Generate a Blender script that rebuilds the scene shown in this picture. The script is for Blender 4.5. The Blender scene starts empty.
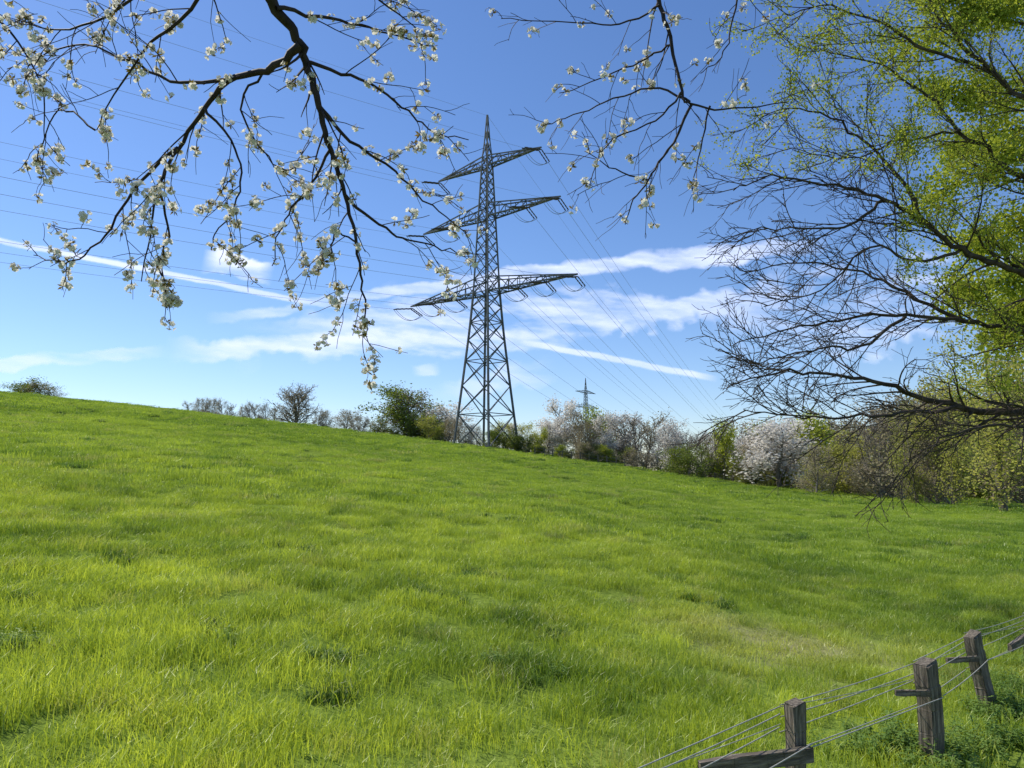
import bpy, math, random
import numpy as np
from mathutils import Vector, Matrix, Euler

random.seed(7)
rng = np.random.default_rng(7)
S = bpy.context.scene
EYE = 2.3
TH = math.atan(86/739.0)
F = 739.5
CT, ST = math.cos(TH), math.sin(TH)

def uw(px, py):
    xc = (px-512)/F; yc = (384-py)/F
    k = CT - yc*ST
    return xc/k, (ST + yc*CT)/k
def P(px, py, d):
    u, w = uw(px, py)
    return Vector((u*d, d, EYE + w*d))
_tab=np.random.default_rng(3).random((64,64))
def vn(x,y,sc,off=0.):
    x=np.asarray(x,float)/sc+off; y=np.asarray(y,float)/sc+off*1.7
    ix=np.floor(x).astype(int); iy=np.floor(y).astype(int); fx=x-ix; fy=y-iy
    fx=fx*fx*(3-2*fx); fy=fy*fy*(3-2*fy)
    g=lambda a,b:_tab[a%64,b%64]
    return (g(ix,iy)*(1-fx)+g(ix+1,iy)*fx)*(1-fy)+(g(ix,iy+1)*(1-fx)+g(ix+1,iy+1)*fx)*fy
def fbm(x,y,sc,off=0.,octv=5,rough=.55):
    t=0;a=1;n=0
    for k in range(octv):
        an=.6*k; xr=x*math.cos(an)-y*math.sin(an); yr=x*math.sin(an)+y*math.cos(an)
        t=t+a*vn(xr,yr,sc/2**k,off+k*3.3); n+=a; a*=rough
    return t/n

# ------------------------------------------------------------------ terrain
YC = 112.0
sky_pts = [(0,392),(100,402),(200,413),(300,425),(400,437),(455,444),(520,452),(600,463),(700,478),(760,486),(830,492),(900,496),(1024,499)]
US = np.array([uw(a,b)[0] for a,b in sky_pts]); WS = np.array([uw(a,b)[1] for a,b in sky_pts])
US = np.concatenate([[-1.2],US,[1.3]]); WS = np.concatenate([[WS[0]+.03],WS,[WS[-1]]])
ug = np.linspace(-1.2,1.3,401); wg = np.interp(ug,US,WS)
kern = np.hanning(31); kern/=kern.sum()
wg = np.convolve(np.pad(wg,15,mode='edge'),kern,mode='valid')
def terrain(x, y):
    x = np.asarray(x,float); y = np.asarray(y,float)
    yy = np.log1p(np.exp(np.clip(y,-30,30)/1.5))*1.5
    yy = np.where(y>29, y, yy)
    u = x/(yy+2.0*np.exp(-yy/6))
    s = np.interp(u, ug, wg)
    A = s + EYE/YC
    z1 = yy*A
    z2 = YC*A + (yy-YC)*(s-0.07)
    z = np.where(yy>YC, np.maximum(z2, -9.0), z1)
    und = (0.10*np.sin(x*.31+y*.17+1)*np.sin(y*.23-x*.11) + 0.05*np.sin(x*.9+.3*y)*np.sin(y*.71+2)
           + 0.025*np.sin(2.1*x+1.3)*np.sin(1.9*y))
    fade = np.clip((np.hypot(x,y)-5)/12,0,1)*np.clip((400-np.hypot(x,y))/200,0,1)
    return z + und*fade
def tz(x,y): return float(terrain(x,y))
def hit(a,b,dmax=111,st=.2):
    u,w=uw(a,b)
    for d in np.arange(3.5,dmax,st):
        if EYE+w*d<=tz(u*d,d): return u*d,d
    return None

# ------------------------------------------------------------------ helpers
def new_obj(name, mesh, parent=None, link=True):
    o = bpy.data.objects.new(name, mesh)
    if link: S.collection.objects.link(o)
    if parent: o.parent = parent
    return o
def empty(name):
    o = bpy.data.objects.new(name, None); o.empty_display_size=.3
    S.collection.objects.link(o); return o

class MB:
    def __init__(s): s.v=[]; s.f=[]; s.m=[]
    def quad(s,a,b,c,d,mi=0):
        i=len(s.v); s.v+= [tuple(a),tuple(b),tuple(c),tuple(d)]; s.f.append((i,i+1,i+2,i+3)); s.m.append(mi)
    def beam(s,p,q,r,r2=None,mi=0):
        p=Vector(p);q=Vector(q);d=q-p
        if d.length<1e-6: return
        d.normalize(); ref=Vector((0,0,1)) if abs(d.z)<.9 else Vector((1,0,0))
        a=d.cross(ref).normalized(); b=d.cross(a)
        if r2 is None: r2=r
        i=len(s.v)
        for c,rr in ((p,r),(q,r2)):
            for sx,sy in ((1,1),(-1,1),(-1,-1),(1,-1)):
                s.v.append(tuple(c+a*rr*sx+b*rr*sy))
        for k in range(4):
            s.f.append((i+k,i+(k+1)%4,i+4+(k+1)%4,i+4+k)); s.m.append(mi)
        s.f.append((i+3,i+2,i+1,i)); s.f.append((i+4,i+5,i+6,i+7)); s.m+=[mi,mi]
    def tube(s,pts,rad,k=5,mi=0):
        n=len(pts); base=len(s.v); a=None
        for j,p in enumerate(pts):
            t=(pts[min(j+1,n-1)]-pts[max(j-1,0)])
            if t.length<1e-9: t=Vector((0,0,1))
            t.normalize()
            if a is None:
                ref=Vector((0,0,1)) if abs(t.z)<.9 else Vector((1,0,0)); a=t.cross(ref).normalized()
            else:
                a=(a-t*a.dot(t)); a = a.normalized() if a.length>1e-6 else t.orthogonal().normalized()
            b=t.cross(a)
            for q in range(k):
                an=2*math.pi*q/k
                s.v.append(tuple(p+(a*math.cos(an)+b*math.sin(an))*rad[j]))
        for j in range(n-1):
            for q in range(k):
                s.f.append((base+j*k+q,base+j*k+(q+1)%k,base+(j+1)*k+(q+1)%k,base+(j+1)*k+q)); s.m.append(mi)
    def mesh(s,name,mats,smooth=False):
        me=bpy.data.meshes.new(name); me.from_pydata(s.v,[],s.f)
        for m in mats: me.materials.append(m)
        me.polygons.foreach_set('material_index',s.m)
        if smooth: me.polygons.foreach_set('use_smooth',[True]*len(s.f))
        me.update(); return me

# ------------------------------------------------------------------ materials
def mat_new(name):
    m=bpy.data.materials.new(name); m.use_nodes=True
    nt=m.node_tree; nt.nodes.clear(); return m,nt
def N(nt,t,**kw):
    n=nt.nodes.new(t)
    for k,v in kw.items(): setattr(n,k,v)
    return n
def noise(nt,vec,scale,detail=3,rough=.55):
    n=N(nt,'ShaderNodeTexNoise'); n.inputs['Scale'].default_value=scale; n.inputs['Detail'].default_value=detail
    n.inputs['Roughness'].default_value=rough
    if vec is not None: nt.links.new(vec,n.inputs['Vector'])
    return n.outputs[0]
def ramp(nt,fac,stops):
    r=N(nt,'ShaderNodeValToRGB'); e=r.color_ramp.elements
    while len(e)<len(stops): e.new(.5)
    for i,(p,c) in enumerate(stops):
        e[i].position=p; e[i].color=(c[0],c[1],c[2],1)
    nt.links.new(fac,r.inputs[0]); return r.outputs[0]
def mixc(nt,fac,a,b,mode='MIX'):
    m=N(nt,'ShaderNodeMix',data_type='RGBA',blend_type=mode)
    for s,v in ((0,fac),(6,a),(7,b)):
        if hasattr(v,'is_linked'): nt.links.new(v,m.inputs[s])
        elif s==0: m.inputs[0].default_value=v
        else: m.inputs[s].default_value=(v[0],v[1],v[2],1)
    return m.outputs[2]
def mth(nt,op,a,b=None,c=None,clamp=False):
    m=N(nt,'ShaderNodeMath',operation=op); m.use_clamp=clamp
    for i,v in enumerate((a,b,c)):
        if v is None: continue
        if hasattr(v,'is_linked'): nt.links.new(v,m.inputs[i])
        else: m.inputs[i].default_value=v
    return m.outputs[0]
def solid(name,stops,scale=5,rough=.8,bump=.0,coord='pos'):
    m,nt=mat_new(name)
    g=N(nt,'ShaderNodeNewGeometry') if coord=='pos' else N(nt,'ShaderNodeTexCoord')
    vec=g.outputs['Position'] if coord=='pos' else g.outputs['Object']
    c=ramp(nt,noise(nt,vec,scale,2),stops)
    b=N(nt,'ShaderNodeBsdfPrincipled'); b.inputs['Roughness'].default_value=rough
    b.inputs['Specular IOR Level'].default_value=.25
    nt.links.new(c,b.inputs['Base Color'])
    if bump>0:
        bp=N(nt,'ShaderNodeBump'); bp.inputs['Strength'].default_value=bump
        nt.links.new(noise(nt,vec,scale*6,2),bp.inputs['Height']); nt.links.new(bp.outputs[0],b.inputs['Normal'])
    o=N(nt,'ShaderNodeOutputMaterial'); nt.links.new(b.outputs[0],o.inputs[0]); return m

def leafmat(name,c1,c2,trans=.4,tcol=None,attr=False,gloss=0.0):
    m,nt=mat_new(name)
    if attr:
        at=N(nt,'ShaderNodeAttribute'); at.attribute_type='INSTANCER'; at.attribute_name='tint'; col=at.outputs['Color']
    else:
        oi=N(nt,'ShaderNodeObjectInfo'); g=N(nt,'ShaderNodeNewGeometry')
        f=mth(nt,'MULTIPLY_ADD',noise(nt,g.outputs['Position'],1.3,1),1.6,-.55)
        f=mth(nt,'MULTIPLY_ADD',oi.outputs['Random'],.5,f,clamp=True)
        col=mixc(nt,f,c1,c2)
    b=N(nt,'ShaderNodeBsdfDiffuse'); nt.links.new(col,b.inputs[0])
    t=N(nt,'ShaderNodeBsdfTranslucent')
    tc=mixc(nt,1.0,col,tcol or (1.3,1.25,.7),'MULTIPLY'); nt.links.new(tc,t.inputs[0])
    mx=N(nt,'ShaderNodeMixShader'); mx.inputs[0].default_value=trans
    nt.links.new(b.outputs[0],mx.inputs[1]); nt.links.new(t.outputs[0],mx.inputs[2]); out=mx.outputs[0]
    if gloss>0:
        gl=N(nt,'ShaderNodeBsdfGlossy'); gl.inputs['Roughness'].default_value=.45; gl.inputs[0].default_value=(.95,.95,.8,1)
        m2=N(nt,'ShaderNodeMixShader'); m2.inputs[0].default_value=gloss; nt.links.new(out,m2.inputs[1]); nt.links.new(gl.outputs[0],m2.inputs[2]); out=m2.outputs[0]
    o=N(nt,'ShaderNodeOutputMaterial'); nt.links.new(out,o.inputs[0]); return m

M_grass=leafmat('grass_blades',None,None,.5,(1.3,1.2,.75),attr=True,gloss=.045)
M_weed=leafmat('nettle_leaves',(.12,.21,.035),(.25,.36,.08),.4,(1.2,1.25,.7),gloss=.04)
M_bark=solid('bark',[(.3,(.026,.020,.015)),(.7,(.10,.078,.058))],6,.9,.5)
M_cbark=solid('cherry_bark',[(.3,(.014,.010,.010)),(.7,(.05,.036,.033))],20,.7,.5)
M_twig=solid('grey_twigs',[(.3,(.15,.13,.11)),(.7,(.28,.25,.215))],3,.9)
M_twigd=solid('brown_twigs',[(.3,(.10,.085,.06)),(.7,(.22,.19,.14))],3,.9)
M_petal=leafmat('cherry_petals',(.72,.68,.60),(.88,.86,.80),.5,(1.0,.99,.95))
M_sep=leafmat('blossom_sepals',(.14,.12,.03),(.30,.20,.06),.3)
M_lf_g=leafmat('spring_leaves',(.19,.26,.035),(.42,.47,.09),.5,(1.4,1.3,.7))
M_lf_y=leafmat('yellow_green_leaves',(.28,.31,.07),(.54,.52,.16),.5,(1.2,1.15,.8))
M_lf_w=leafmat('white_blossom_crown',(.60,.56,.50),(.88,.85,.79),.5,(1,1,.98))
M_lf_d=leafmat('dark_leaves',(.09,.13,.03),(.20,.25,.06),.4)
M_lf_b=leafmat('budding_twigs',(.25,.215,.13),(.46,.40,.25),.45,(1,1,1))
M_steel=solid('galvanised_steel',[(.3,(.07,.08,.085)),(.7,(.14,.15,.15))],2,.7)
M_wire=solid('cable',[(.3,(.20,.22,.26)),(.7,(.3,.33,.37))],.5,.6)
M_ins=solid('insulator',[(.3,(.03,.03,.03)),(.7,(.10,.06,.05))],2,.4)
M_cord=solid('fence_cord',[(.3,(.28,.27,.23)),(.7,(.5,.48,.42))],40,.7)

def wood():
    m,nt=mat_new('weathered_wood')
    tc=N(nt,'ShaderNodeTexCoord'); mp=N(nt,'ShaderNodeMapping'); mp.inputs['Scale'].default_value=(26,26,2.2)
    nt.links.new(tc.outputs['Object'],mp.inputs[0])
    n=noise(nt,mp.outputs[0],1.6,7,.65); n2=noise(nt,tc.outputs['Object'],5,4)
    c=ramp(nt,n,[(.32,(.03,.024,.018)),(.5,(.14,.11,.08)),(.72,(.36,.30,.23))])
    c=mixc(nt,mth(nt,'MULTIPLY',mth(nt,'SUBTRACT',n2,.45),1.6,clamp=True),c,(.09,.10,.05))
    b=N(nt,'ShaderNodeBsdfPrincipled'); b.inputs['Roughness'].default_value=.9; nt.links.new(c,b.inputs[0])
    bp=N(nt,'ShaderNodeBump'); bp.inputs['Strength'].default_value=1.0; bp.inputs['Distance'].default_value=.015
    nt.links.new(n,bp.inputs['Height']); nt.links.new(bp.outputs[0],b.inputs['Normal'])
    o=N(nt,'ShaderNodeOutputMaterial'); nt.links.new(b.outputs[0],o.inputs[0]); return m
M_wood=wood()

DRY=hit(790,648) or (4.6,12)
DX,DY=DRY
def groundmat():
    m,nt=mat_new('meadow_soil_and_sward')
    g=N(nt,'ShaderNodeNewGeometry'); pos=g.outputs['Position']
    n1=noise(nt,pos,.3,3,.6); n3=noise(nt,pos,9,3,.7)
    f=mth(nt,'MULTIPLY_ADD',n3,.8,mth(nt,'MULTIPLY',n1,.4)); f=mth(nt,'SUBTRACT',f,.1,clamp=True)
    c=ramp(nt,f,[(.3,(.08,.13,.02)),(.7,(.23,.30,.05))])
    d=N(nt,'ShaderNodeVectorMath',operation='DISTANCE'); nt.links.new(pos,d.inputs[0]); d.inputs[1].default_value=(DX,DY,tz(DX,DY))
    dn=mth(nt,'ADD',d.outputs['Value'],mth(nt,'MULTIPLY',n3,2.0))
    dm=mth(nt,'SUBTRACT',1,mth(nt,'DIVIDE',mth(nt,'SUBTRACT',dn,1.2),2.0),clamp=True)
    c=mixc(nt,mth(nt,'MULTIPLY',dm,.75),c,(.30,.27,.14))
    b=N(nt,'ShaderNodeBsdfDiffuse'); nt.links.new(c,b.inputs[0])
    bp=N(nt,'ShaderNodeBump'); bp.inputs['Strength'].default_value=.7; bp.inputs['Distance'].default_value=.06
    nt.links.new(n3,bp.inputs['Height']); nt.links.new(bp.outputs[0],b.inputs['Normal'])
    o=N(nt,'ShaderNodeOutputMaterial'); nt.links.new(b.outputs[0],o.inputs[0]); return m
M_ground=groundmat()

# ------------------------------------------------------------------ ground
def np_mesh(name,V,Fc,mats,smooth=True):
    me=bpy.data.meshes.new(name); me.vertices.add(len(V)); me.vertices.foreach_set('co',V.astype(np.float32).ravel())
    me.loops.add(Fc.size); me.loops.foreach_set('vertex_index',Fc.ravel().astype(np.int32))
    me.polygons.add(len(Fc)); me.polygons.foreach_set('loop_start',np.arange(0,Fc.size,4,dtype=np.int32))
    me.polygons.foreach_set('loop_total',np.full(len(Fc),4,dtype=np.int32))
    me.polygons.foreach_set('use_smooth',[smooth]*len(Fc))
    for m in mats: me.materials.append(m)
    me.update(calc_edges=True); return me
def axis(lo,hi,k=8.0,n=330,big=3000.0):
    t=np.linspace(-1,1,2*n+1); a=big*np.sinh(k*t)/math.sinh(k)
    return a[(a>=lo)&(a<=hi)]
ax=axis(-3000,3000); ay=axis(-80,3000)
X,Y=np.meshgrid(ax,ay); Z=terrain(X,Y)
nx,ny=len(ax),len(ay)
V=np.stack([X.ravel(),Y.ravel(),Z.ravel()],1)
i=np.arange((nx)*(ny)).reshape(ny,nx)
Fc=np.stack([i[:-1,:-1].ravel(),i[:-1,1:].ravel(),i[1:,1:].ravel(),i[1:,:-1].ravel()],1)
new_obj('meadow_ground',np_mesh('ground',V,Fc,[M_ground]))

# ------------------------------------------------------------------ instancing
def collection_of(name,meshes):
    c=bpy.data.collections.new(name)
    for k,m in enumerate(meshes):
        o=bpy.data.objects.new('%s_%02d'%(name,k),m); c.objects.link(o)
    return c
def instancer(name,pts,rots,scl,idx,coll,parent=None,tint=None):
    me=bpy.data.meshes.new(name); n=len(pts)
    me.vertices.add(n); me.vertices.foreach_set('co',np.asarray(pts,dtype=np.float32).ravel())
    a=me.attributes.new('rot','FLOAT_VECTOR','POINT'); a.data.foreach_set('vector',np.asarray(rots,dtype=np.float32).ravel())
    a=me.attributes.new('scl','FLOAT_VECTOR','POINT')
    scl=np.asarray(scl,dtype=np.float32)
    if scl.ndim==1: scl=np.stack([scl]*3,1)
    a.data.foreach_set('vector',scl.ravel())
    a=me.attributes.new('idx','INT','POINT'); a.data.foreach_set('value',np.asarray(idx,dtype=np.int32))
    if tint is not None:
        a=me.attributes.new('tint','FLOAT_VECTOR','POINT'); a.data.foreach_set('vector',np.asarray(tint,dtype=np.float32).ravel())
    o=new_obj(name,me,parent)
    ng=bpy.data.node_groups.new(name+'_scatter','GeometryNodeTree')
    ng.interface.new_socket('Geometry',in_out='INPUT',socket_type='NodeSocketGeometry')
    ng.interface.new_socket('Geometry',in_out='OUTPUT',socket_type='NodeSocketGeometry')
    gi=ng.nodes.new('NodeGroupInput'); go=ng.nodes.new('NodeGroupOutput')
    ip=ng.nodes.new('GeometryNodeInstanceOnPoints'); ci=ng.nodes.new('GeometryNodeCollectionInfo')
    ci.inputs['Collection'].default_value=coll; ci.inputs['Separate Children'].default_value=True; ci.inputs['Reset Children'].default_value=True
    def na(nm,t):
        q=ng.nodes.new('GeometryNodeInputNamedAttribute'); q.data_type=t; q.inputs[0].default_value=nm
        return [s for s in q.outputs if s.enabled and s.name=='Attribute'][0]
    e=ng.nodes.new('FunctionNodeEulerToRotation')
    L=ng.links.new
    L(gi.outputs[0],ip.inputs['Points']); L(ci.outputs[0],ip.inputs['Instance']); ip.inputs['Pick Instance'].default_value=True
    L(na('idx','INT'),ip.inputs['Instance Index']); L(na('rot','FLOAT_VECTOR'),e.inputs[0]); L(e.outputs[0],ip.inputs['Rotation'])
    L(na('scl','FLOAT_VECTOR'),ip.inputs['Scale']); L(ip.outputs[0],go.inputs[0])
    md=o.modifiers.new('scatter','NODES'); md.node_group=ng
    return o

# ------------------------------------------------------------------ grass
def clump(name,n,R,h0,h1,wd,lean,mat,seed):
    r=random.Random(seed); V=[];Fs=[]
    for _ in range(n):
        a=r.uniform(0,6.283); q=R*(abs(r.gauss(0,.5)) if r.random()<.35 else math.sqrt(r.random())); x=q*math.cos(a); y=q*math.sin(a)
        h=r.uniform(h0,h1)*(1-.25*min(1,q/R)); b=r.uniform(0,6.283); ln=r.uniform(.1,1)*lean*h
        dx,dy=math.cos(b)*ln,math.sin(b)*ln; f=r.uniform(0,6.283); w=wd*r.uniform(.6,1.2)
        sx,sy=math.cos(f)*w/2,math.sin(f)*w/2
        i=len(V)
        V+= [(x-sx,y-sy,-.02),(x+sx,y+sy,-.02),
             (x+dx*.4-sx*.85,y+dy*.4-sy*.85,h*.6),(x+dx*.4+sx*.85,y+dy*.4+sy*.85,h*.6),
             (x+dx*1.2,y+dy*1.2,h*r.uniform(.85,1.05))]
        Fs+= [(i,i+1,i+3,i+2),(i+2,i+3,i+4)]
    me=bpy.data.meshes.new(name); me.from_pydata(V,[],Fs); me.materials.append(mat); me.update(); return me
near=collection_of('near_grass_clump',[clump('g',200,.30,.035,.17,.006,1.0,M_grass,s) for s in range(8)])
mid=collection_of('mid_grass_clump',[clump('g',210,.6,.05,.17,.013,.9,M_grass,20+s) for s in range(6)])
far=collection_of('far_grass_clump',[clump('g',300,1.3,.05,.17,.036,.8,M_grass,40+s) for s in range(5)])
def scatter(y0,y1,dens,marg=1.6,kk=.73):
    area=kk*(y1*y1-y0*y0)+2*marg*(y1-y0); n=int(area*dens)
    ys=rng.uniform(y0,y1,n*3); keep=rng.random(n*3)<(kk*ys+marg)/(kk*y1+marg); ys=ys[keep][:n]
    xs=rng.uniform(-1,1,len(ys))*(kk*ys+marg)
    return xs,ys
def dry(xs,ys):
    return np.clip((1.05-np.hypot((xs-DX)/2.4,(ys-DY)/2.0)+1.1*(vn(xs,ys,.6)-.5)),0,1)
def tintf(xs,ys,k=1.0):
    n=len(xs)
    f=.30*vn(xs,ys,13,3)+.18*vn(xs,ys,3.7,7)+.28*vn(xs,ys,.9,1)+.24*rng.random(n)
    f=np.clip((f-.29)/.40,0,1)[:,None]
    nearf=np.clip(1-(ys-5)/26,0,1)[:,None]
    c1=np.array([.17,.275,.025]); c2=np.array([.37,.49,.055]); c3=np.array([.58,.67,.085])
    top=c2*(1-nearf*.85)+c3*nearf*.85
    c=c1*(1-f)+top*f
    sp=np.clip((vn(xs,ys,1.0,11)-.76)/.05,0,1)*np.clip((vn(xs,ys,6,17)-.3)/.2,0,1)
    sp=sp[:,None]*.6
    c=c*(1-sp)+np.array([.08,.165,.02])*sp
    straw=(rng.random(n)<.05)[:,None]*.4; c=c*(1-straw)+np.array([.50,.46,.22])*straw
    d=dry(xs,ys)[:,None]*.55; c=c*(1-d)+np.array([.47,.44,.19])*d
    return c*k
def add_grass(name,coll,nv,y0,y1,dens,parent):
    xs,ys=scatter(y0,y1,dens); n=len(xs)
    zs=terrain(xs,ys)
    rot=np.stack([rng.normal(0,.1,n),rng.normal(0,.1,n),rng.uniform(0,6.283,n)],1)
    dd=dry(xs,ys); s=rng.uniform(.8,1.25,n)
    hz=.55+.45*vn(xs,ys,1.7,5)+.7*vn(xs,ys,.4,2)*(ys<25)+.4*rng.random(n)*(ys>=25)
    sz=s*hz*(1-.5*dd)
    keep=rng.random(n)>dd*.45
    a=lambda q:q[keep]
    instancer(name,a(np.stack([xs,ys,zs],1)),a(rot),a(np.stack([s,s,sz],1)),a(rng.integers(0,nv,n)),coll,parent,tint=a(tintf(xs,ys)))
G=empty('meadow_grass')
add_grass('near_sward',near,8,2.8,19,12.5,G)
add_grass('middle_sward',mid,6,18.5,54,2.4,G)
add_grass('far_sward',far,5,52,119,.55,G)
# tussocks
tus=collection_of('tussock',[clump('t',120,.26,.10,.30,.013,.9,M_grass,80+s) for s in range(5)])
xs,ys=scatter(10,110,.10,0)
kp=vn(xs,ys,7,21)>.4; xs=xs[kp]; ys=ys[kp]
spots=[(325,662),(485,578),(210,640),(175,552),(50,490),(500,520),(265,495),(380,497),(340,560),(300,550),(935,545),(120,560),(62,468),(220,460),(600,560),(690,600),(720,610),(450,600),(410,590),(330,700),(540,640),(700,520),(800,540),(850,580),(180,470),(560,480),(640,500),(30,600)]
sx=[];sy=[]
for a,b in spots:
    q=hit(a,b)
    if q:
        for _ in range(5):
            sx.append(q[0]+random.gauss(0,.26*q[1]/20)); sy.append(q[1]+random.gauss(0,.3*q[1]/20))
xs=np.concatenate([xs,sx]); ys=np.concatenate([ys,sy]); n=len(xs)
s=rng.uniform(.3,1.0,n)*np.clip(.6+ys/45,.75,2.4)
tt=np.array([.085,.165,.022])[None]*rng.uniform(.6,1.4,(n,1))
instancer('tussock_grass',np.stack([xs,ys,terrain(xs,ys)],1),np.stack([np.zeros(n),np.zeros(n),rng.uniform(0,6.28,n)],1),np.stack([s*1.1,s*1.1,s*.68],1),rng.integers(0,5,n),tus,G,tint=tt)

def weed(name,seed,n=14,R=.22,H=.26):
    r=random.Random(seed); mb=MB()
    for _ in range(n):
        a=r.uniform(0,6.28); q=R*math.sqrt(r.random()); h=H*r.uniform(.4,1.1)
        b=Vector((q*math.cos(a),q*math.sin(a),0)); tip=b+Vector((r.gauss(0,.05),r.gauss(0,.05),h))
        mb.tube([b,(b+tip)/2+Vector((.01,0,0)),tip],[.004,.003,.002],3,0)
        for j in range(5):
            t=.3+.7*j/4; c=b.lerp(tip,t); ph=j*1.57+a
            for k in range(2):
                an=ph+k*3.14; L=r.uniform(.05,.085)*(1.25-.6*t); d=Vector((math.cos(an),math.sin(an),r.uniform(-.3,.35)))
                sd=Vector((-math.sin(an),math.cos(an),0))*L*.32
                mb.quad(c,c+d*L*.5+sd+Vector((0,0,.005)),c+d*L,c+d*L*.5-sd+Vector((0,0,.005)),0)
    return mb.mesh(name,[M_weed])
wc=collection_of('nettle_plant',[weed('w',s) for s in range(4)])
wp=[]
for a,b,rr,nn in [(545,676,.20,4),(520,662,.14,2),(215,645,.16,2),(1010,720,.25,20),(960,752,.3,16),(1000,690,.3,14),(870,765,.3,6),(5,655,.15,3),(880,757,.2,4),(325,662,.08,2),(940,765,.25,10),(1015,660,.4,12),(640,700,.1,1),(1020,640,.5,10)]:
    q=hit(a,b,60,.1)
    if q:
        for _ in range(nn): wp.append((q[0]+random.gauss(0,rr),q[1]+random.gauss(0,rr*.8)))
wp=np.array(wp); n=len(wp)
instancer('nettle_patch',np.stack([wp[:,0],wp[:,1],terrain(wp[:,0],wp[:,1])],1),np.stack([np.zeros(n),np.zeros(n),rng.uniform(0,6.28,n)],1),rng.uniform(.45,.95,n)*np.where(wp[:,0]>3,1,.8),rng.integers(0,4,n),wc)

# ------------------------------------------------------------------ pylon
def pylon_mesh():
    mb=MB()
    prof=[(0,3.5),(9,2.65),(18,1.85),(24,1.45),(38,.88),(46,.55),(48.5,.32),(53,.06)]
    hs=np.array([p[0] for p in prof]); ws=np.array([p[1] for p in prof])
    W=lambda h: float(np.interp(h,hs,ws))
    lv=[0,5.2,9.6,13.4,16.6,19.4,21.8,24,26.2,28.4,30.4,32.4,34.2,36,38,39.6,41.2,42.8,44.4,46,48.5,50.5,53]
    cs=[(1,1),(-1,1),(-1,-1),(1,-1)]
    for a,b in zip(lv[:-1],lv[1:]):
        wa,wb=W(a),W(b)
        r=.13 if a<24 else (.095 if a<44 else .06)
        for k,(sx,sy) in enumerate(cs):
            tx,ty=cs[(k+1)%4]
            mb.beam((sx*wa,sy*wa,a),(sx*wb,sy*wb,b),r)
            br=.06 if a<24 else .05
            mb.beam((sx*wa,sy*wa,a),(tx*wb,ty*wb,b),br)
            mb.beam((tx*wa,ty*wa,a),(sx*wb,sy*wb,b),br)
            if b in (5.2,13.4,19.4,24,26.2,36,38,44.4,46): mb.beam((sx*wb,sy*wb,b),(tx*wb,ty*wb,b),br)
    for za,hl,hh in ((24,16.8,2.2),(36,14.0,2.1),(44.4,10.6,1.6)):
        for sg in (1,-1):
            w0=W(za); w1=W(za+hh); tip=Vector((sg*hl,0,za+.25))
            n=max(5,int(hl/2.1))
            prev=None
            for j in range(n+1):
                t=j/n
                bt=[Vector((sg*w0,s*w0,za)).lerp(tip,t) for s in (1,-1)]
                tp=[Vector((sg*w1,s*w1,za+hh)).lerp(tip,t) for s in (1,-1)]
                if prev:
                    pb,pt=prev
                    for q in (0,1):
                        mb.beam(pb[q],bt[q],.10); mb.beam(pt[q],tp[q],.08)
                        mb.beam(pb[q],tp[q],.05) if j%2 else mb.beam(pt[q],bt[q],.05)
                        if j<n: mb.beam(bt[q],tp[q],.045)
                    mb.beam(pb[0],bt[1],.05); mb.beam(pb[1],bt[0],.05)
                    if j<n: mb.beam(bt[0],bt[1],.05)
                prev=(bt,tp)
    for sx,sy in cs: mb.beam((sx*3.5,sy*3.5,-1.2),(sx*3.5,sy*3.5,.35),.35)
    return mb.mesh('transmission_tower_lattice',[M_steel])
pm=pylon_mesh()
u0,_=uw(486,447); PD=112.0; PX=u0*PD
pz=tz(PX,PD)-.2
ang=math.atan2(-.62,.78)
T=new_obj('transmission_tower',pm); T.location=(PX,PD,pz); T.rotation_euler=(0,0,ang)
p2=P(586,420,420)
T2=new_obj('transmission_tower',pm); T2.location=(p2.x,420,EYE+uw(586,378)[1]*420-53); T2.rotation_euler=(0,0,.9)
adir=Vector((math.cos(ang),math.sin(ang),0))
wb=MB(); ib=MB()
din=Vector((-.80,-.60,0)); dout=Vector((.41,.912,0))
def cat(a,b,sag,n=28):
    return [a.lerp(b,t)-Vector((0,0,4*sag*t*(1-t))) for t in [k/n for k in range(n+1)]]
base=Vector((PX,PD,pz))
for za,offs in ((24,(6.2,11.5,16.6)),(36,(8,13.8)),(44.4,(10.4,))):
    for sg in (1,-1):
        for o_ in offs:
            a=base+adir*(sg*o_)+Vector((0,0,za-.15))
            e1=a+din*3.2-Vector((0,0,.5)); e2=a+dout*3.2-Vector((0,0,.6))
            far1=a+din*300+Vector((0,0,22)); far2=a+dout*330+Vector((0,0,-za*.55-13))
            wb.tube(cat(e1,far1,9,40),[.019]*41,4); wb.tube(cat(e2,far2,7,40),[.028]*41,4)
            for du in (-.25,.25):
                lp=cat(e1+adir*du,e2+adir*du,1.3,10); wb.tube(lp,[.04]*11,4)
                ib.tube([(a+adir*du).lerp(e1+adir*du,t/8) for t in range(9)],[.11 if t%2 else .07 for t in range(9)],6)
                ib.tube([(a+adir*du).lerp(e2+adir*du,t/8) for t in range(9)],[.11 if t%2 else .07 for t in range(9)],6)
a=base+Vector((0,0,52.9)); wb.tube(cat(a,a+din*300+Vector((0,0,20)),7,40),[.017]*41,4); wb.tube(cat(a,a+dout*330+Vector((0,0,-45)),5,40),[.02]*41,4)
PL=new_obj('power_lines',wb.mesh('power_lines',[M_wire]))
new_obj('insulator_strings',ib.mesh('insulator_strings',[M_ins]),PL)

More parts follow.
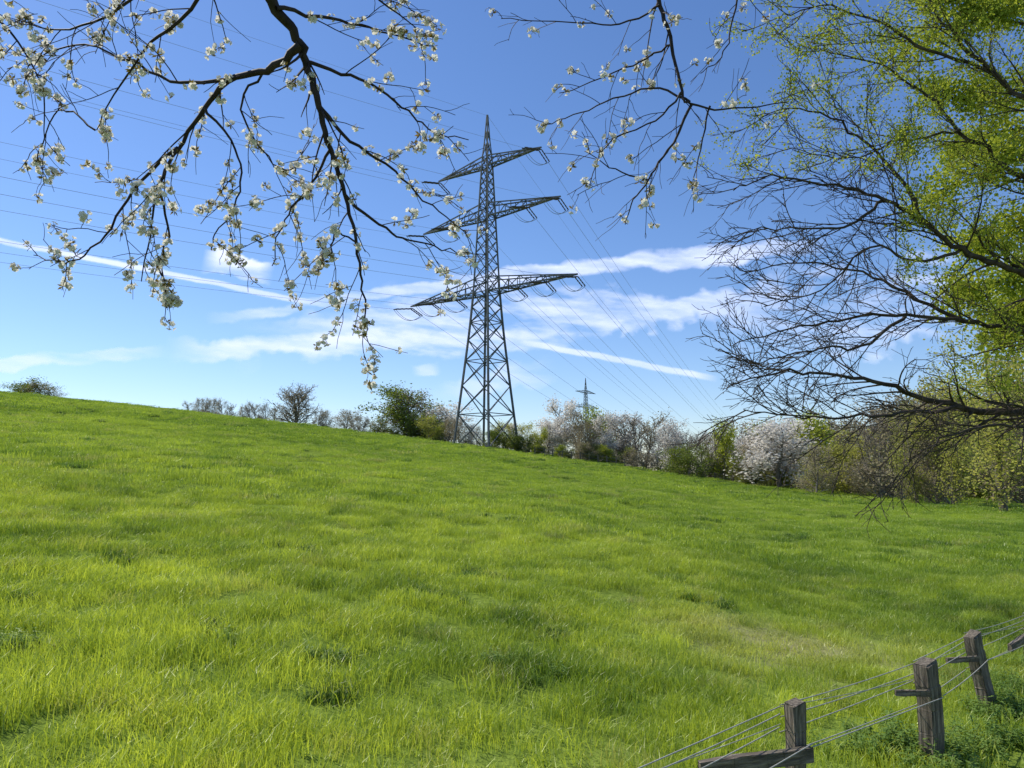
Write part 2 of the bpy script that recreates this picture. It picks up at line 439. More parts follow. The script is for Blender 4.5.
# ------------------------------------------------------------------ branching
def rand_perp(t,r):
    v=Vector((r.gauss(0,1),r.gauss(0,1),r.gauss(0,1))); v=v-t*v.dot(t)
    return v.normalized() if v.length>1e-5 else t.orthogonal().normalized()
def smooth_poly(pts,sub=4):
    out=[]; n=len(pts)
    for i in range(n-1):
        p0=pts[max(i-1,0)];p1=pts[i];p2=pts[i+1];p3=pts[min(i+2,n-1)]
        for k in range(sub):
            t=k/sub
            out.append(.5*((2*p1)+(p2-p0)*t+(2*p0-5*p1+4*p2-p3)*t*t+(3*p1-p0-3*p2+p3)*t**3))
    out.append(pts[-1].copy()); return out
def spawn(mb,poly,rad,level,spec,r,tips,start=.1):
    if level>=len(spec): return
    sp=spec[level]; L=[0]
    for i in range(1,len(poly)): L.append(L[-1]+(poly[i]-poly[i-1]).length)
    tot=L[-1]; s=tot*start+r.random()*sp['sp']
    while s<tot:
        i=max(1,next((k for k in range(len(L)) if L[k]>=s),len(L)-1)); f=(s-L[i-1])/max(1e-6,L[i]-L[i-1])
        p=poly[i-1].lerp(poly[i],f); t=(poly[i]-poly[i-1]).normalized(); rr=rad[i-1]*(1-f)+rad[i]*f
        a=sp['ang']*r.uniform(.65,1.3); ax_=rand_perp(t,r)
        if 'flat' in sp: ax_=(ax_+Vector((0,sp['flat']*-ax_.y,0))).normalized()
        d=(t*math.cos(a)+ax_*math.sin(a)).normalized()
        ln=r.uniform(*sp['len'])*(1.0-.45*s/tot)
        n=sp['seg']; pts=[p]; q=p.copy()
        for k in range(n):
            d=(d+Vector((r.gauss(0,1),r.gauss(0,1),r.gauss(0,1)))*sp['wob']+Vector((0,0,sp['grav']))/n).normalized()
            q=q+d*(ln/n); pts.append(q)
        r0=max(sp['rmin'],rr*sp['rf']); rs=[r0+(sp['rmin']*.7-r0)*k/n for k in range(n+1)]
        mb.tube(pts,rs,5 if r0>.02 else (4 if r0>.01 else 3))
        for k in range(1,n+1): tips.append((pts[k],(pts[k]-pts[k-1]).normalized(),level))
        spawn(mb,pts,rs,level+1,spec,r,tips,.15)
        s+=sp['sp']*r.uniform(.6,1.4)

# ------------------------------------------------------------------ cherry tree (overhead, near)
r=random.Random(11)
CH=empty('cherry_tree')
mb=MB(); tips=[]
trunk=[Vector((-2.1,-2.6,-.2)),Vector((-2.05,-2.55,.8)),Vector((-1.9,-2.4,2.0)),Vector((-1.8,-2.2,3.4)),Vector((-1.7,-2.1,4.4)),Vector((-1.8,-2.3,6.5))]
tp=smooth_poly(trunk,4); mb.tube(tp,[.26-.16*k/len(tp) for k in range(len(tp))],12)
m1s=P(250,-60,2.6); r1s=P(650,-45,3.4)
c1=smooth_poly([Vector((-1.78,-2.15,3.7)),Vector((-1.5,-.8,4.5)),Vector((-1.2,1.0,4.7)),m1s],5); mb.tube(c1,[.10-.072*k/(len(c1)-1) for k in range(len(c1))],8)
c2=smooth_poly([Vector((-1.72,-2.1,4.2)),Vector((-.9,-.6,5.2)),Vector((0,1.5,5.5)),r1s],5); mb.tube(c2,[.08-.066*k/(len(c2)-1) for k in range(len(c2))],8)
guides=[
 ([(250,-60,2.6),(270,0,2.7),(294,32,2.8),(306,62,2.85),(318,105,2.9),(330,150,2.95),(345,195,3.0),(356,245,3.05),(362,290,3.1),(367,335,3.1)],.028,.0025),
 ([(300,45,2.8),(268,70,2.85),(228,80,2.9),(205,108,2.95),(178,148,3.0),(158,185,3.0),(152,225,3.05),(140,280,3.1)],.019,.002),
 ([(228,80,2.9),(180,82,2.9),(130,62,3.0),(85,45,3.1),(40,55,3.2),(8,70,3.3)],.009,.002),
 ([(318,105,2.9),(350,140,3.0),(395,170,3.1),(430,205,3.2),(465,232,3.3)],.010,.002),
 ([(276,8,2.7),(330,18,2.9),(380,30,3.0),(432,48,3.1)],.010,.002),
 ([(330,150,2.95),(305,195,3.0),(285,220,3.0),(272,265,3.0)],.007,.002),
 ([(178,148,3.0),(135,190,3.1),(105,235,3.1),(70,262,3.2),(35,256,3.3)],.009,.002),
 ([(158,185,3.0),(168,235,3.1),(160,265,3.1),(168,305,3.1)],.007,.0018),
 ([(345,195,3.0),(380,225,3.1),(410,240,3.2),(450,250,3.3),(485,255,3.4)],.008,.0018),
 ([(245,-50,2.6),(200,0,2.8),(150,45,2.9),(120,85,3.0),(95,130,3.1)],.012,.002),
 ([(200,-60,2.7),(130,0,2.8),(70,30,2.9),(20,20,3.0)],.010,.002),
 ([(306,62,2.85),(350,75,2.9),(395,100,3.0),(430,130,3.1),(468,140,3.1)],.009,.002),
 ([(205,108,2.95),(235,150,3.0),(240,190,3.0),(215,235,3.1),(212,250,3.1)],.007,.0018),
 ([(356,245,3.05),(335,230,3.0),(330,255,3.0),(318,240,3.0)],.005,.0018),
 ([(330,-50,3.0),(380,0,3.1),(420,30,3.2)],.008,.002),
 ([(-60,-40,3.0),(0,20,3.1),(40,80,3.1),(45,140,3.2)],.009,.002),
 ([(268,70,2.85),(240,100,2.9),(262,150,3.0),(290,170,3.0),(310,140,3.1)],.006,.0018),
 ([(95,130,3.1),(60,110,3.2),(40,150,3.2),(35,165,3.2)],.005,.0018),
]
gr=[
 ([(650,-45,3.4),(660,5,3.4),(671,45,3.4),(682,92,3.4),(692,104,3.4),(735,108,3.5),(790,104,3.6)],.0145,.0025),
 ([(690,102,3.4),(650,88,3.5),(605,103,3.6),(565,118,3.7),(540,128,3.7)],.0065,.002),
 ([(692,104,3.4),(668,150,3.4),(648,180,3.4),(632,205,3.5),(625,225,3.5)],.008,.002),
 ([(660,5,3.4),(620,25,3.5),(570,22,3.6),(500,18,3.7)],.006,.002),
 ([(671,45,3.4),(640,62,3.5),(600,78,3.5),(560,95,3.6)],.006,.002),
 ([(710,106,3.45),(700,150,3.5),(690,190,3.5)],.006,.002),
 ([(648,180,3.4),(615,170,3.4),(585,150,3.5)],.005,.0018),
 ([(740,-40,3.4),(735,10,3.5),(725,50,3.5),(700,75,3.5)],.007,.002),
 ([(682,92,3.4),(655,120,3.4),(605,145,3.4),(590,190,3.4)],.006,.0018),
]
spec=[dict(sp=.095,len=(.16,.50),ang=.75,seg=7,grav=-.22,wob=.10,rmin=.0024,rf=.45),
      dict(sp=.09,len=(.06,.24),ang=.75,seg=4,grav=-.06,wob=.14,rmin=.0017,rf=.55)]
spec2=[dict(sp=.10,len=(.15,.45),ang=.75,seg=6,grav=-.2,wob=.10,rmin=.0023,rf=.45),
      dict(sp=.085,len=(.06,.22),ang=.75,seg=4,grav=-.08,wob=.14,rmin=.0016,rf=.55)]
tipsL=[];tipsR=[]
for gset,sp_,tl in ((guides,spec,tipsL),(gr,spec2,tipsR)):
    for pts,ra,rb in gset:
        pl=smooth_poly([P(*q) for q in pts],5)
        pl=[pl[0]]+[q+Vector((r.gauss(0,.004),r.gauss(0,.006),r.gauss(0,.004))) for q in pl[1:]]
        n=len(pl); rs=[ra+(rb-ra)*(k/(n-1))**.7 for k in range(n)]
        mb.tube(pl,rs,8 if ra>.01 else 6)
        for k in range(n//3,n): tl.append((pl[k],(pl[k]-pl[k-1]).normalized(),0))
        spawn(mb,pl,rs,0,sp_,r,tl,.15)
new_obj('branches',mb.mesh('cherry_branches',[M_cbark],True),CH)
def flowers(name,seed,nf):
    q=random.Random(seed); mb=MB()
    for _ in range(nf):
        d=Vector((q.gauss(0,1),q.gauss(0,1),q.gauss(0,1)-.15)).normalized(); st=q.uniform(.012,.026)
        c=d*st; mb.tube([Vector((0,0,0)),c*.6+Vector((0,0,.002)),c],[.0008,.0007,.0016],3,1)
        a=d.orthogonal().normalized(); b=d.cross(a); ph=q.uniform(0,6.28); op=q.uniform(.15,.8); R=q.uniform(.012,.0155)
        for k in range(5):
            an=ph+k*1.2566; e=(a*math.cos(an)+b*math.sin(an)); sd=(a*-math.sin(an)+b*math.cos(an))
            e2=(e*math.cos(op*.8)+d*math.sin(op*.8))
            p0=c; p1=c+e2*R*.6+sd*R*.52; p2=c+e2*R*1.05+sd*R*.28+d*.001; p3=c+e2*R*1.05-sd*R*.28+d*.001; p4=c+e2*R*.6-sd*R*.52
            i=len(mb.v); mb.v+=[tuple(x) for x in (p0,p1,p2,p3,p4)]; mb.f.append((i,i+1,i+2,i+3,i+4)); mb.m.append(0)
    for _ in range(4):
        d=Vector((q.gauss(0,1),q.gauss(0,1),q.gauss(0,1)+.6)).normalized(); s=d.orthogonal().normalized()*.005
        mb.quad((0,0,0),d*.014+s,d*.028,d*.014-s,1)
    return mb.mesh(name,[M_petal,M_sep])
fc=collection_of('blossom_cluster',[flowers('f',s,n_) for s,n_ in enumerate((3,6,7,8,5,4,7))])
def pick(tl,frac,q):
    out=[]
    for p,t,l in tl:
        if q.random()<frac:
            g=math.sin(p.x*5.1+1)*math.sin(p.z*4.3)*math.sin(p.y*3+p.x*2)
            if q.random()<.65+.4*g: out.append(p)
    return out
fl=pick(tipsL,.27,r)+pick(tipsR,.14,r)
n=len(fl)
instancer('blossoms',[tuple(p) for p in fl],rng.uniform(0,6.28,(n,3)),rng.uniform(.65,1.05,n),rng.integers(0,7,n),fc,CH)
print('blossoms',n)

# ------------------------------------------------------------------ right big tree
def leafclump(name,seed,n,R,L,mat):
    q=random.Random(seed); mb=MB()
    for _ in range(n):
        c=Vector((q.gauss(0,1),q.gauss(0,1),q.gauss(0,1)))*R*.5
        d=Vector((q.gauss(0,1),q.gauss(0,1),q.gauss(-.2,.7))).normalized(); s=rand_perp(d,q)*L*q.uniform(.3,.45); l=L*q.uniform(.6,1.2)
        nn=d.cross(s).normalized()*l*.08
        mb.quad(c,c+d*l*.45+s-nn,c+d*l,c+d*l*.45-s-nn,0)
    return mb.mesh(name,[mat])
lg=collection_of('spring_leaf_spray',[leafclump('l',s,13,.26,.07,M_lf_g) for s in range(4)])
lm=collection_of('maple_leaf_spray',[leafclump('l',s+5,26,.42,.12,M_lf_g) for s in range(4)])
r=random.Random(5)
BT=empty('bare_spreading_tree')
mb=MB(); tips=[]
D=15.0
tb=P(1135,560,D+1)
trunk=[Vector((tb.x,tb.y,tz(tb.x,tb.y)-.3)),Vector((tb.x-.05,tb.y,1.2)),P(1128,420,D+1),P(1122,300,D+.9),P(1118,180,D+1),P(1105,60,D+1),P(1095,-120,D+1)]
tp=smooth_poly(trunk,4); mb.tube(tp,[.42-.3*k/len(tp) for k in range(len(tp))],14)
gb=[
 ([(1130,440,16),(1075,415,15.6),(1020,413,15),(960,407,14.7),(905,392,14.5),(850,378,14.4),(790,372,14.2),(728,385,14)],.125,.010),
 ([(960,407,14.7),(910,412,14),(860,415,13.5),(805,418,13.2),(745,410,13)],.045,.009),
 ([(1128,400,16),(1080,350,16),(1024,330,16),(965,322,16),(905,316,16),(850,318,16),(790,330,16),(730,345,16)],.09,.010),
 ([(965,322,16),(915,300,16.4),(860,272,17),(800,262,17),(740,275,17)],.055,.009),
 ([(1124,330,16),(1060,290,15.6),(1010,268,15.5),(960,250,15.3),(925,222,15.2),(885,200,15),(835,185,15),(770,178,15),(735,190,15)],.10,.010),
 ([(925,222,15.2),(890,165,15.4),(850,130,15.6),(800,108,15.6),(755,120,15.6)],.05,.009),
 ([(1120,250,16),(1060,200,16.5),(1005,165,16.6),(960,130,16.7),(920,90,17),(870,60,17),(810,50,17)],.09,.011),
 ([(1118,180,16),(1050,120,15.5),(990,70,15.4),(945,20,15.4),(910,-40,15.4)],.09,.02),
 ([(990,70,15.4),(930,50,15.2),(880,20,15),(820,5,15),(775,20,15)],.045,.01),
 ([(1130,440,16),(1060,430,14.6),(1000,425,14),(950,436,13.6),(915,458,13.4),(890,485,13.2)],.045,.006),
 ([(905,316,16),(860,345,15.5),(810,350,15.2),(750,365,15)],.045,.009),
 ([(885,200,15),(845,225,14.6),(800,228,14.3),(745,230,14)],.04,.009),
 ([(960,250,15.3),(915,262,15),(870,245,14.8),(820,290,14.6),(765,305,14.5)],.04,.009),
 ([(1108,80,16),(1050,20,17),(1000,-30,17)],.08,.02),
 ([(960,130,16.7),(900,140,16.4),(850,158,16.2),(790,150,16)],.035,.009),
]
spec=[dict(sp=.27,len=(.9,2.4),ang=.6,seg=9,grav=.08,wob=.09,rmin=.012,rf=.45,flat=.35),
      dict(sp=.20,len=(.4,1.1),ang=.6,seg=6,grav=.0,wob=.11,rmin=.008,rf=.5,flat=.2),
      dict(sp=.18,len=(.15,.5),ang=.6,seg=3,grav=.0,wob=.13,rmin=.0062,rf=.55)]
for pts,ra,rb in gb:
    pl=smooth_poly([P(*q) for q in pts],5)
    pl=[pl[0]]+[q+Vector((r.gauss(0,.025),r.gauss(0,.05),r.gauss(0,.03))) for q in pl[1:]]
    n=len(pl); rs=[ra+(rb-ra)*(k/(n-1))**.7 for k in range(n)]
    mb.tube(pl,rs,8)
    spawn(mb,pl,rs,0,spec,r,tips,.15)
new_obj('branches',mb.mesh('bare_tree_branches',[M_bark],True),BT)
lp=[]
for p,t,l in tips:
    if l<1: continue
    u=p.x/p.y; w=(p.z-EYE)/p.y
    f=.0
    if w>.42: f=.14
    if w>.50: f=.26
    if w>.26 and u>.54: f=.32
    if .1<w<=.26 and u>.60: f=.22
    if r.random()<f: lp.append(tuple(p))
n=len(lp); print('bare tree tips',len(tips),'leaf sprays',n,'faces',len(mb.f))
instancer('young_leaves',lp,rng.uniform(0,6.28,(n,3)),rng.uniform(.5,1.05,n),rng.integers(0,4,n),lg,BT)

# ------------------------------------------------------------------ generic trees
def gen_tree(name,seed,h,spread,mats,nleaf,lsize,trunk_frac=.2,tr=.12,dens=1.0,up=.5,twr=.02,fill=.3):
    q=random.Random(seed); mb=MB(); tips=[]
    tr_pts=[Vector((0,0,-.4))]; d=Vector((0,0,1)); p=Vector((0,0,-.4)); n=8
    for k in range(n):
        d=(d+Vector((q.gauss(0,.07),q.gauss(0,.07),.1))).normalized(); p=p+d*(h*.75+.4)/n; tr_pts.append(p)
    rs=[tr*(1-.8*k/n) for k in range(n+1)]; mb.tube(tr_pts,rs,7)
    sp=[dict(sp=h*.05/dens,len=(spread*.55,spread*1.1),ang=.95,seg=7,grav=up,wob=.12,rmin=twr*1.6,rf=.5),
        dict(sp=spread*.12/dens,len=(spread*.22,spread*.5),ang=.7,seg=5,grav=up*.5,wob=.16,rmin=twr,rf=.6),
        dict(sp=spread*.10/dens,len=(spread*.10,spread*.25),ang=.7,seg=2,grav=.1,wob=.2,rmin=twr*.7,rf=.7)]
    spawn(mb,tr_pts,rs,0,sp,q,tips,trunk_frac)
    fine=[t for t in tips if t[2]>=1]
    for _ in range(nleaf):
        p,t,l=fine[q.randrange(len(fine))]
        if math.sin(p.x*2.1+seed)*math.sin(p.y*2.3)*math.sin(p.z*1.9+1)<-.35 and q.random()<.7: continue
        c=p+Vector((q.gauss(0,1),q.gauss(0,1),q.gauss(0,1)))*fill
        d=Vector((q.gauss(0,1),q.gauss(0,1),q.gauss(0,.8))).normalized(); L=lsize*q.uniform(.6,1.3); s=rand_perp(d,q)*L*.38
        mb.quad(c,c+d*L*.5+s,c+d*L,c+d*L*.5-s,1)
    me=mb.mesh(name,mats)
    co=np.array(mb.v); me['ext']=float(np.percentile(np.abs(co[:,0]),97)); me['hh']=float(np.percentile(co[:,2],98.5))
    return me
H=7.0
TV={}
TV['bare']=gen_tree('bare',1,H,3.6,[M_twig,M_lf_b],2500,.10,.05,.13,1.5,.45,.022,.15)
TV['bare2']=gen_tree('bare2',2,H,3.2,[M_twig,M_lf_b],3000,.13,.05,.13,1.3,.5,.022,.2)
TV['white']=gen_tree('white',3,H,2.8,[M_twigd,M_lf_w],6500,.16,.05,.13,1.0,.55,.02,.25)
TV['white2']=gen_tree('white2',4,H,3.3,[M_twigd,M_lf_w],5500,.17,.05,.13,1.0,.5,.02,.3)
TV['green']=gen_tree('green',5,H,2.7,[M_twigd,M_lf_g],5500,.17,.05,.13,1.0,.55,.018,.28)
TV['dark']=gen_tree('dark',6,H,3.8,[M_twigd,M_lf_d],6500,.17,.03,.16,1.1,.35,.024,.32)
TV['yellow']=gen_tree('yellow',7,H,3.3,[M_twigd,M_lf_y],5000,.16,.04,.13,1.0,.45,.018,.34)
TV['bush']=gen_tree('bush',8,H,5.0,[M_twigd,M_lf_d],7000,.22,.0,.14,1.1,.3,.02,.4)
TV['brown']=gen_tree('brown',9,H,3.6,[M_twig,M_lf_b],5000,.15,.03,.13,1.1,.4,.022,.3)
TV['ymaple']=gen_tree('ymaple',10,H,2.8,[M_twigd,M_lf_y],7500,.085,.12,.12,1.0,.5,.013,.20)
names={'bare':'bare_tree','bare2':'bare_tree','white':'blossoming_tree','white2':'blossoming_tree','green':'leafy_tree','dark':'dark_green_tree','yellow':'yellow_green_tree','ymaple':'yellow_green_tree','bush':'hedge_bush','brown':'budding_shrub'}
def place(kind,px,top,d,wpx=None,sink=0):
    u,_=uw(px,450); w=uw(px,top)[1]; x=u*d; z=tz(x,d)-sink; h=EYE+w*d-z; me=TV[kind]
    o=new_obj(names[kind],me); o.location=(x,d,z)
    s=h/me['hh']; sx=s if wpx is None else (wpx/F*d)/(2*me['ext'])
    o.scale=(sx,sx,s); o.rotation_euler=(0,0,random.uniform(-.3,.3))
place('bare',293,386,122,44)
place('bare2',293,392,123,40)
place('dark',408,389,124,66)
place('brown',404,392,126,70)
place('brown',345,411,121,42)
place('white2',442,406,122,48)
place('white',556,401,120,46)
place('green',597,411,119,34)
place('white2',778,422,108,80)
place('green',724,424,112,32)
place('bush',20,380,135,44,.4)
place('brown',32,383,136,44)
place('bush',688,446,104,44)
place('ymaple',1000,322,60,110)
place('ymaple',1055,310,50,130)
place('ymaple',952,372,70,70)
place('brown',935,385,74,80)
place('brown',900,402,84,90)
place('yellow',862,432,96,56)
kinds=list(TV.keys()); tc=bpy.data.collections.new('treeline_variants')
for k,kn in enumerate(kinds):
    o=bpy.data.objects.new('%02d_%s'%(k,kn),TV[kn]); tc.objects.link(o)
pts=[];rt=[];sc=[];ix=[]
def tl(kind,px,top,d,wf=1.0):
    u,_=uw(px,450); w=uw(px,top)[1]; x=u*d; z=tz(x,d)-.2; h=EYE+w*d-z
    if h<.5: return
    pts.append((x,d,z)); rt.append((0,0,random.uniform(0,6.28))); s=h/TV[kind]['hh']; sc.append((s*wf,s*wf,s)); ix.append(kinds.index(kind))
for a,t in ((188,402),(196,399),(204,398),(212,399),(220,400),(228,404),(240,407),(248,404),(256,403),(264,404),(272,408),(318,409),(326,411),(362,417),(354,415)): tl(random.choice(['bare','bare2','brown']),a,t,random.uniform(119,128),1.1)
for px in range(378,440,15): tl('dark',px,random.uniform(418,426),random.uniform(119,124),1.2)
for px in range(415,1060,11):
    top=np.interp(px,[415,470,520,560,620,680,740,800,860,930,1100],[410,422,420,414,414,420,423,420,414,396,378])
    kk=random.choice(['white','brown','brown','bare','bare2','yellow','white2','brown','green'] if px<800 else ['brown','bare','yellow','brown','bare2','green'])
    tl(kk,px+random.uniform(-4,4),top+random.uniform(-3,14),random.uniform(113,130),random.uniform(.9,1.3))
for px in range(505,1060,13):
    sk=np.interp(px,[p[0] for p in sky_pts],[p[1] for p in sky_pts])
    tl(random.choice(['bush','brown','dark','yellow','green']),px+random.uniform(-3,3),sk-random.uniform(7,20),random.uniform(110,113),1.7)
for px in range(815,1060,16):
    tl(random.choice(['yellow','yellow','green','brown','dark']),px,random.uniform(444,464),random.uniform(90,104),1.3)
for px,t in ((880,422),(915,408),(950,400),(990,385),(1020,372),(1005,410)):
    tl(random.choice(['yellow','brown','bare','bare2','ymaple']),px,t,random.uniform(72,88),1.0)
instancer('distant_treeline',pts,rt,sc,ix,tc)

# leafy tree at the right margin
r=random.Random(21)
MT=empty('leafy_maple_tree'); mb=MB(); tips=[]
bx=P(1150,500,20)
trk=[Vector((bx.x,20,tz(bx.x,20)-.3)),Vector((bx.x,20,2.5)),P(1140,250,20),P(1120,100,20),P(1110,-60,20)]
tp=smooth_poly(trk,4); rs=[.34-.24*k/len(tp) for k in range(len(tp))]; mb.tube(tp,rs,12)
gm=[([(1142,280,20),(1080,260,19.5),(1030,270,19),(990,285,18.6),(950,300,18.4)],.08,.015),
    ([(1140,230,20),(1070,180,19.5),(1020,160,19.2),(980,175,19),(940,190,19)],.08,.015),
    ([(1130,160,20),(1070,110,20),(1020,90,20),(980,100,20),(930,95,20)],.08,.015),
    ([(1120,100,20),(1060,40,20),(1000,20,20),(950,30,20),(890,60,20)],.07,.015),
    ([(1142,270,20),(1080,230,20.5),(1030,225,21),(985,240,21),(940,235,21)],.07,.015),
    ([(1110,0,20),(1060,-10,20),(1000,-5,20),(920,5,20)],.07,.015),
    ([(1130,140,20),(1070,140,20.5),(1010,130,21),(950,145,21)],.07,.015),
    ([(1142,300,20),(1090,300,20),(1040,305,20),(990,318,20)],.06,.015),
    ([(1142,320,20),(1090,320,20),(1045,325,20),(1005,335,20)],.06,.015)]
spec=[dict(sp=.26,len=(.5,1.3),ang=.7,seg=6,grav=-.05,wob=.13,rmin=.012,rf=.5),
      dict(sp=.24,len=(.3,.6),ang=.7,seg=4,grav=-.1,wob=.15,rmin=.008,rf=.55)]
for pts_,ra,rb in gm:
    pl=smooth_poly([P(*q) for q in pts_],5); n=len(pl); rs=[ra+(rb-ra)*k/(n-1) for k in range(n)]
    mb.tube(pl,rs,7); spawn(mb,pl,rs,0,spec,r,tips,.2)
new_obj('branches',mb.mesh('maple_branches',[M_bark],True),MT)
lp=[tuple(p+Vector((r.gauss(0,.12),r.gauss(0,.12),r.gauss(0,.12)))) for p,t,l in tips if r.random()<(.78 if p.x/p.y>.60 else .5)*(1 if math.sin(p.x*2.4)*math.sin(p.z*2.1+p.y)>-.25 else .18)]
n=len(lp); print('maple sprays',n)
instancer('leaves',lp,rng.uniform(0,6.28,(n,3)),rng.uniform(.7,1.25,n),rng.integers(0,4,n),lm,MT)

# ------------------------------------------------------------------ near fence
FE=empty('wooden_fence')
def bevel_box(name,w,d,h,rough,seed,parent):
    import bmesh
    bm=bmesh.new(); bmesh.ops.create_cube(bm,size=1)
    for v in bm.verts: v.co=Vector((v.co.x*w,v.co.y*d,v.co.z*h))
    bmesh.ops.subdivide_edges(bm,edges=[e for e in bm.edges if abs(e.verts[0].co.z-e.verts[1].co.z)>h*.5],cuts=6)
    bmesh.ops.bevel(bm,geom=list(bm.edges),offset=min(w,d)*.08,segments=2,affect='EDGES',clamp_overlap=True)
    q=random.Random(seed)
    for v in bm.verts:
        v.co+=Vector((math.sin(v.co.z*5+seed)*.014,math.cos(v.co.z*4+seed*2)*.012,0))+Vector((q.gauss(0,rough),q.gauss(0,rough),q.gauss(0,rough)))
        if v.co.z>h*.4: v.co.z+= v.co.x*.2+q.gauss(0,.004)
    me=bpy.data.meshes.new(name); bm.to_mesh(me); bm.free(); me.materials.append(M_wood)
    return new_obj(name,me,parent)
posts=[(1.84,5.07,.11,.77,0,.02,.5),(3.42,6.35,.165,.82,.03,-.04,.55),(4.86,7.9,.145,.79,.0,-.17,.5),(6.38,9.4,.15,.76,.03,.04,.6),(7.9,11.0,.16,.8,0,0,.5),(.45,3.75,.12,.66,0,0,.5)]
tops=[]
for k,(x,y,w,h,rx,ry,rz) in enumerate(posts):
    z=tz(x,y); o=bevel_box('post_%d'%k,w,w*.8,h+.5,.003,k,FE)
    eu=Euler((rx,ry,rz)); up=eu.to_matrix()@Vector((0,0,1))
    o.location=Vector((x,y,z))+up*((h-.5)/2); o.rotation_euler=eu; tops.append(Vector((x,y,z))+up*h)
def rail(name,a,b,w,h):
    d=b-a; o=bevel_box(name,w,h,d.length,.002,len(name),FE); o.location=(a+b)/2; o.rotation_euler=d.to_track_quat('Z','Y').to_euler(); return o
rail('rail_near',tops[0]+Vector((.07,-.07,-.29)),P(700,772,4.75),.05,.09)
rail('rail_stub_1',tops[1]+Vector((-.03,-.10,-.22)),tops[1]+Vector((-.32,-.12,-.21)),.035,.045)
rail('rail_stub_2',tops[2]+Vector((-.03,-.10,-.22)),tops[2]+Vector((-.42,-.22,-.21)),.035,.05)
rail('rail_stub_3',tops[3]+Vector((-.05,-.10,-.20)),tops[3]+Vector((-.8,-.75,-.25)),.05,.08)
cb=MB()
order=[tops[5],tops[0],tops[1],tops[2],tops[3],tops[4]]
for off,(dx,dy) in ((-.03,(-.07,.06)),(-.10,(-.07,.06)),(-.20,(-.08,.06)),(-.26,(.08,-.08)),(-.36,(-.08,.05))):
    for a,b in zip(order[:-1],order[1:]):
        a_=a+Vector((dx,dy,off+random.gauss(0,.012))); b_=b+Vector((dx,dy,off+random.gauss(0,.012)))
        cb.tube(cat(a_,b_,random.uniform(.0,.018),10),[.004]*11,5)
for a,b in zip(order[:-1],order[1:]):
    cb.tube(cat(a+Vector((-.07,.06,-.05)),b+Vector((-.07,.06,-.16)),.01,10),[.003]*11,5)
new_obj('cords',cb.mesh('fence_cords',[M_cord],True),FE)

fb=MB(); prev=None
for px in np.arange(535,760,9):
    sk=np.interp(px,[p[0] for p in sky_pts],[p[1] for p in sky_pts]); u,_=uw(px,sk); d=109.0; x=u*d; z=tz(x,d)
    a=Vector((x,d,z-.3)); b=Vector((x+random.gauss(0,.05),d,z+1.2)); fb.beam(a,b,.08)
    if prev:
        for q in (.55,1.0): fb.beam(prev+Vector((0,0,q)),Vector((x,d,z+q)),.035)
    prev=Vector((x,d,z))
new_obj('field_fence',fb.mesh('field_fence',[M_wood]))

# ------------------------------------------------------------------ clouds: a real thin sheet of cirrus and contrails high above
CH_=1200.0
ug2=np.arange(-.95,.95,.0019); wg2=np.arange(.045,.44,.0014)
Ug,Wg=np.meshgrid(ug2,wg2)
NAa=fbm(Ug*9,(Wg+.12*Ug)*48,1.0,1.3,6,.6); NBb=fbm(Ug*22,Wg*26,1.0,5.1,5,.55)
tot=np.zeros_like(Ug)
def streak(a,b,hw,st,rag=.8,thr=.35,endf=.2,hard=1.5):
    global tot
    u0,w0=uw(*a); u1,w1=uw(*b); L=math.hypot(u1-u0,w1-w0); dx,dy=(u1-u0)/L,(w1-w0)/L; h=hw/F
    t=((Ug-u0)*dx+(Wg-w0)*dy)/L; n=(-(Ug-u0)*dy+(Wg-w0)*dx)/h
    q=n+(NBb-.5)*rag*3
    prof=np.clip(np.clip(1-q*q,0,1)*hard,0,1)
    e=np.clip(t/endf,0,1)*np.clip((1-t)/endf,0,1)
    tex=np.clip((NAa-thr)/(.70-thr),0,1)
    m=prof*e*tex*st
    tot=tot+m-tot*m
streak((-60,229),(330,306),3.3,.9,.35,-.4,.10,1.5)
streak((205,322),(400,285),7,.6,.8,.25,.3,1.4)
streak((330,294),(560,280),7,.75,.7,.2,.2,1.5)
streak((430,284),(830,244),10,.88,.6,.15,.2,1.5)
streak((165,350),(560,338),12,.85,.6,.2,.15,1.5)
streak((230,342),(830,300),26,.75,.7,.30,.25,1.5)
streak((300,318),(600,300),16,.5,.9,.34,.3,1.5)
streak((520,341),(718,380),3.6,.9,.4,-.4,.12,1.5)
streak((-80,370),(170,353),7,.65,.7,.15,.2,1.5)
streak((202,261),(274,271),13,1.0,.7,.1,.2,2.6)
streak((412,372),(440,366),7,.5,.9,.2,.3,1.8)
streak((430,398),(560,365),16,.45,.9,.3,.35,1.3)
streak((700,330),(1150,270),45,.55,.9,.3,.3,1.3)
tot=np.clip(tot,0,1)
ys_=CH_/Wg; V=np.stack([(Ug*ys_).ravel(),ys_.ravel(),np.full(Ug.size,CH_+EYE)],1)
ny,nx=Ug.shape; i=np.arange(nx*ny).reshape(ny,nx)
Fc=np.stack([i[:-1,:-1].ravel(),i[:-1,1:].ravel(),i[1:,1:].ravel(),i[1:,:-1].ravel()],1)
al=tot.ravel(); keep=al[Fc].max(1)>.004; Fc=Fc[keep]
used=np.unique(Fc); remap=np.zeros(len(V),int); remap[used]=np.arange(len(used)); V=V[used]; al=al[used]; Fc=remap[Fc]
m,nt=mat_new('cirrus_cloud')
at=N(nt,'ShaderNodeAttribute'); at.attribute_type='GEOMETRY'; at.attribute_name='cloud_cover'
sp_=N(nt,'ShaderNodeSeparateXYZ'); nt.links.new(at.outputs['Vector'],sp_.inputs[0])
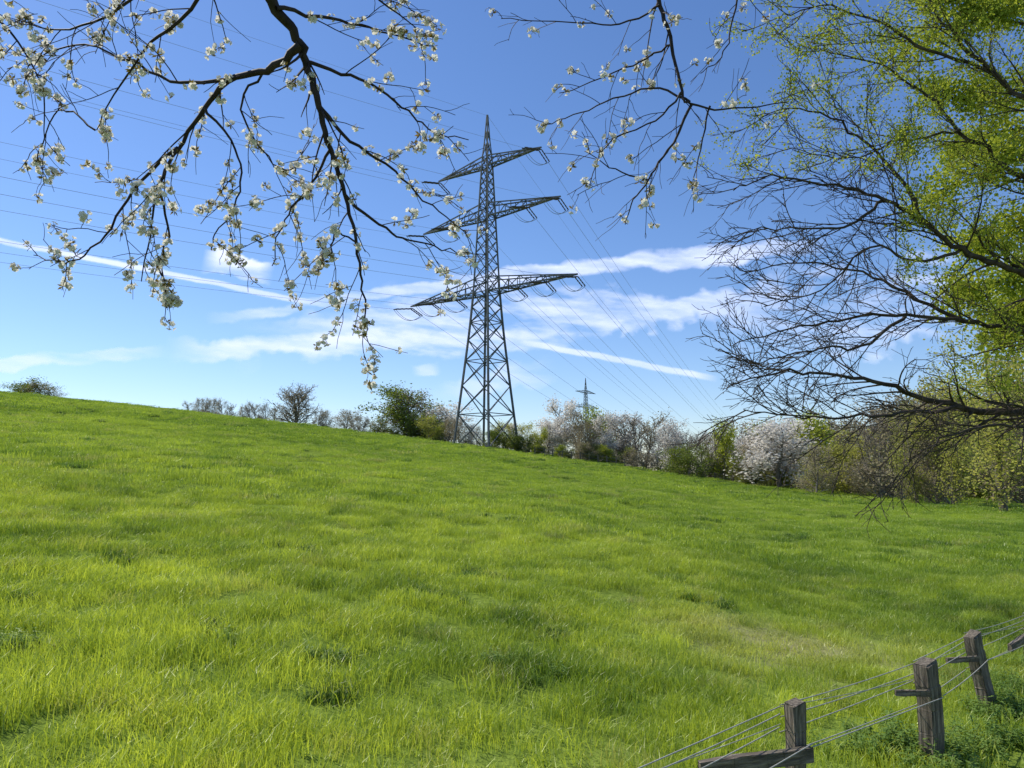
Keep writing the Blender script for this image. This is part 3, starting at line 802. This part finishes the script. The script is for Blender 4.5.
tr_=N(nt,'ShaderNodeBsdfTransparent'); tl_=N(nt,'ShaderNodeBsdfTranslucent'); tl_.inputs[0].default_value=(.70,.74,.83,1)
mx=N(nt,'ShaderNodeMixShader'); nt.links.new(sp_.outputs[0],mx.inputs[0]); nt.links.new(tr_.outputs[0],mx.inputs[1]); nt.links.new(tl_.outputs[0],mx.inputs[2])
oo=N(nt,'ShaderNodeOutputMaterial'); nt.links.new(mx.outputs[0],oo.inputs[0])
cm=np_mesh('clouds',V,Fc,[m]); a_=cm.attributes.new('cloud_cover','FLOAT_VECTOR','POINT'); a_.data.foreach_set('vector',np.repeat(al.astype(np.float32),3))
new_obj('clouds',cm)

# ------------------------------------------------------------------ world
SUN_AZ=math.radians(-60); SUN_EL=math.radians(50)
W=bpy.data.worlds.new('World'); S.world=W; W.use_nodes=True; nt=W.node_tree; nt.nodes.clear()
sk=N(nt,'ShaderNodeTexSky'); sk.sky_type='NISHITA'; sk.sun_disc=False; sk.sun_elevation=SUN_EL; sk.sun_rotation=SUN_AZ%(2*math.pi)
sk.air_density=1.0; sk.dust_density=.2; sk.ozone_density=2.2; sk.altitude=100
hs=N(nt,'ShaderNodeHueSaturation'); hs.inputs['Saturation'].default_value=1.12; hs.inputs['Value'].default_value=1.06
nt.links.new(sk.outputs[0],hs.inputs['Color'])
skc=mixc(nt,1.0,hs.outputs[0],(.95,1.0,1.18),'MULTIPLY')
bg=N(nt,'ShaderNodeBackground'); bg.inputs[1].default_value=.122; nt.links.new(skc,bg.inputs[0])
wo=N(nt,'ShaderNodeOutputWorld'); nt.links.new(bg.outputs[0],wo.inputs[0])

sl=bpy.data.lights.new('sun','SUN'); sl.energy=5.0; sl.angle=math.radians(.5); sl.color=(1,.95,.87)
so=bpy.data.objects.new('sun',sl); S.collection.objects.link(so)
sd=Vector((math.sin(SUN_AZ)*math.cos(SUN_EL),math.cos(SUN_AZ)*math.cos(SUN_EL),math.sin(SUN_EL)))
so.rotation_euler=sd.to_track_quat('Z','Y').to_euler(); so.location=(0,0,60)

cam=bpy.data.cameras.new('camera'); cam.lens=26; cam.sensor_width=36; cam.clip_end=60000; cam.clip_start=.1
co=bpy.data.objects.new('camera',cam); S.collection.objects.link(co); co.location=(0,0,EYE); co.rotation_euler=(math.pi/2+TH,0,0)
S.camera=co
S.view_settings.view_transform='Standard'; S.view_settings.look='None'; S.view_settings.exposure=0
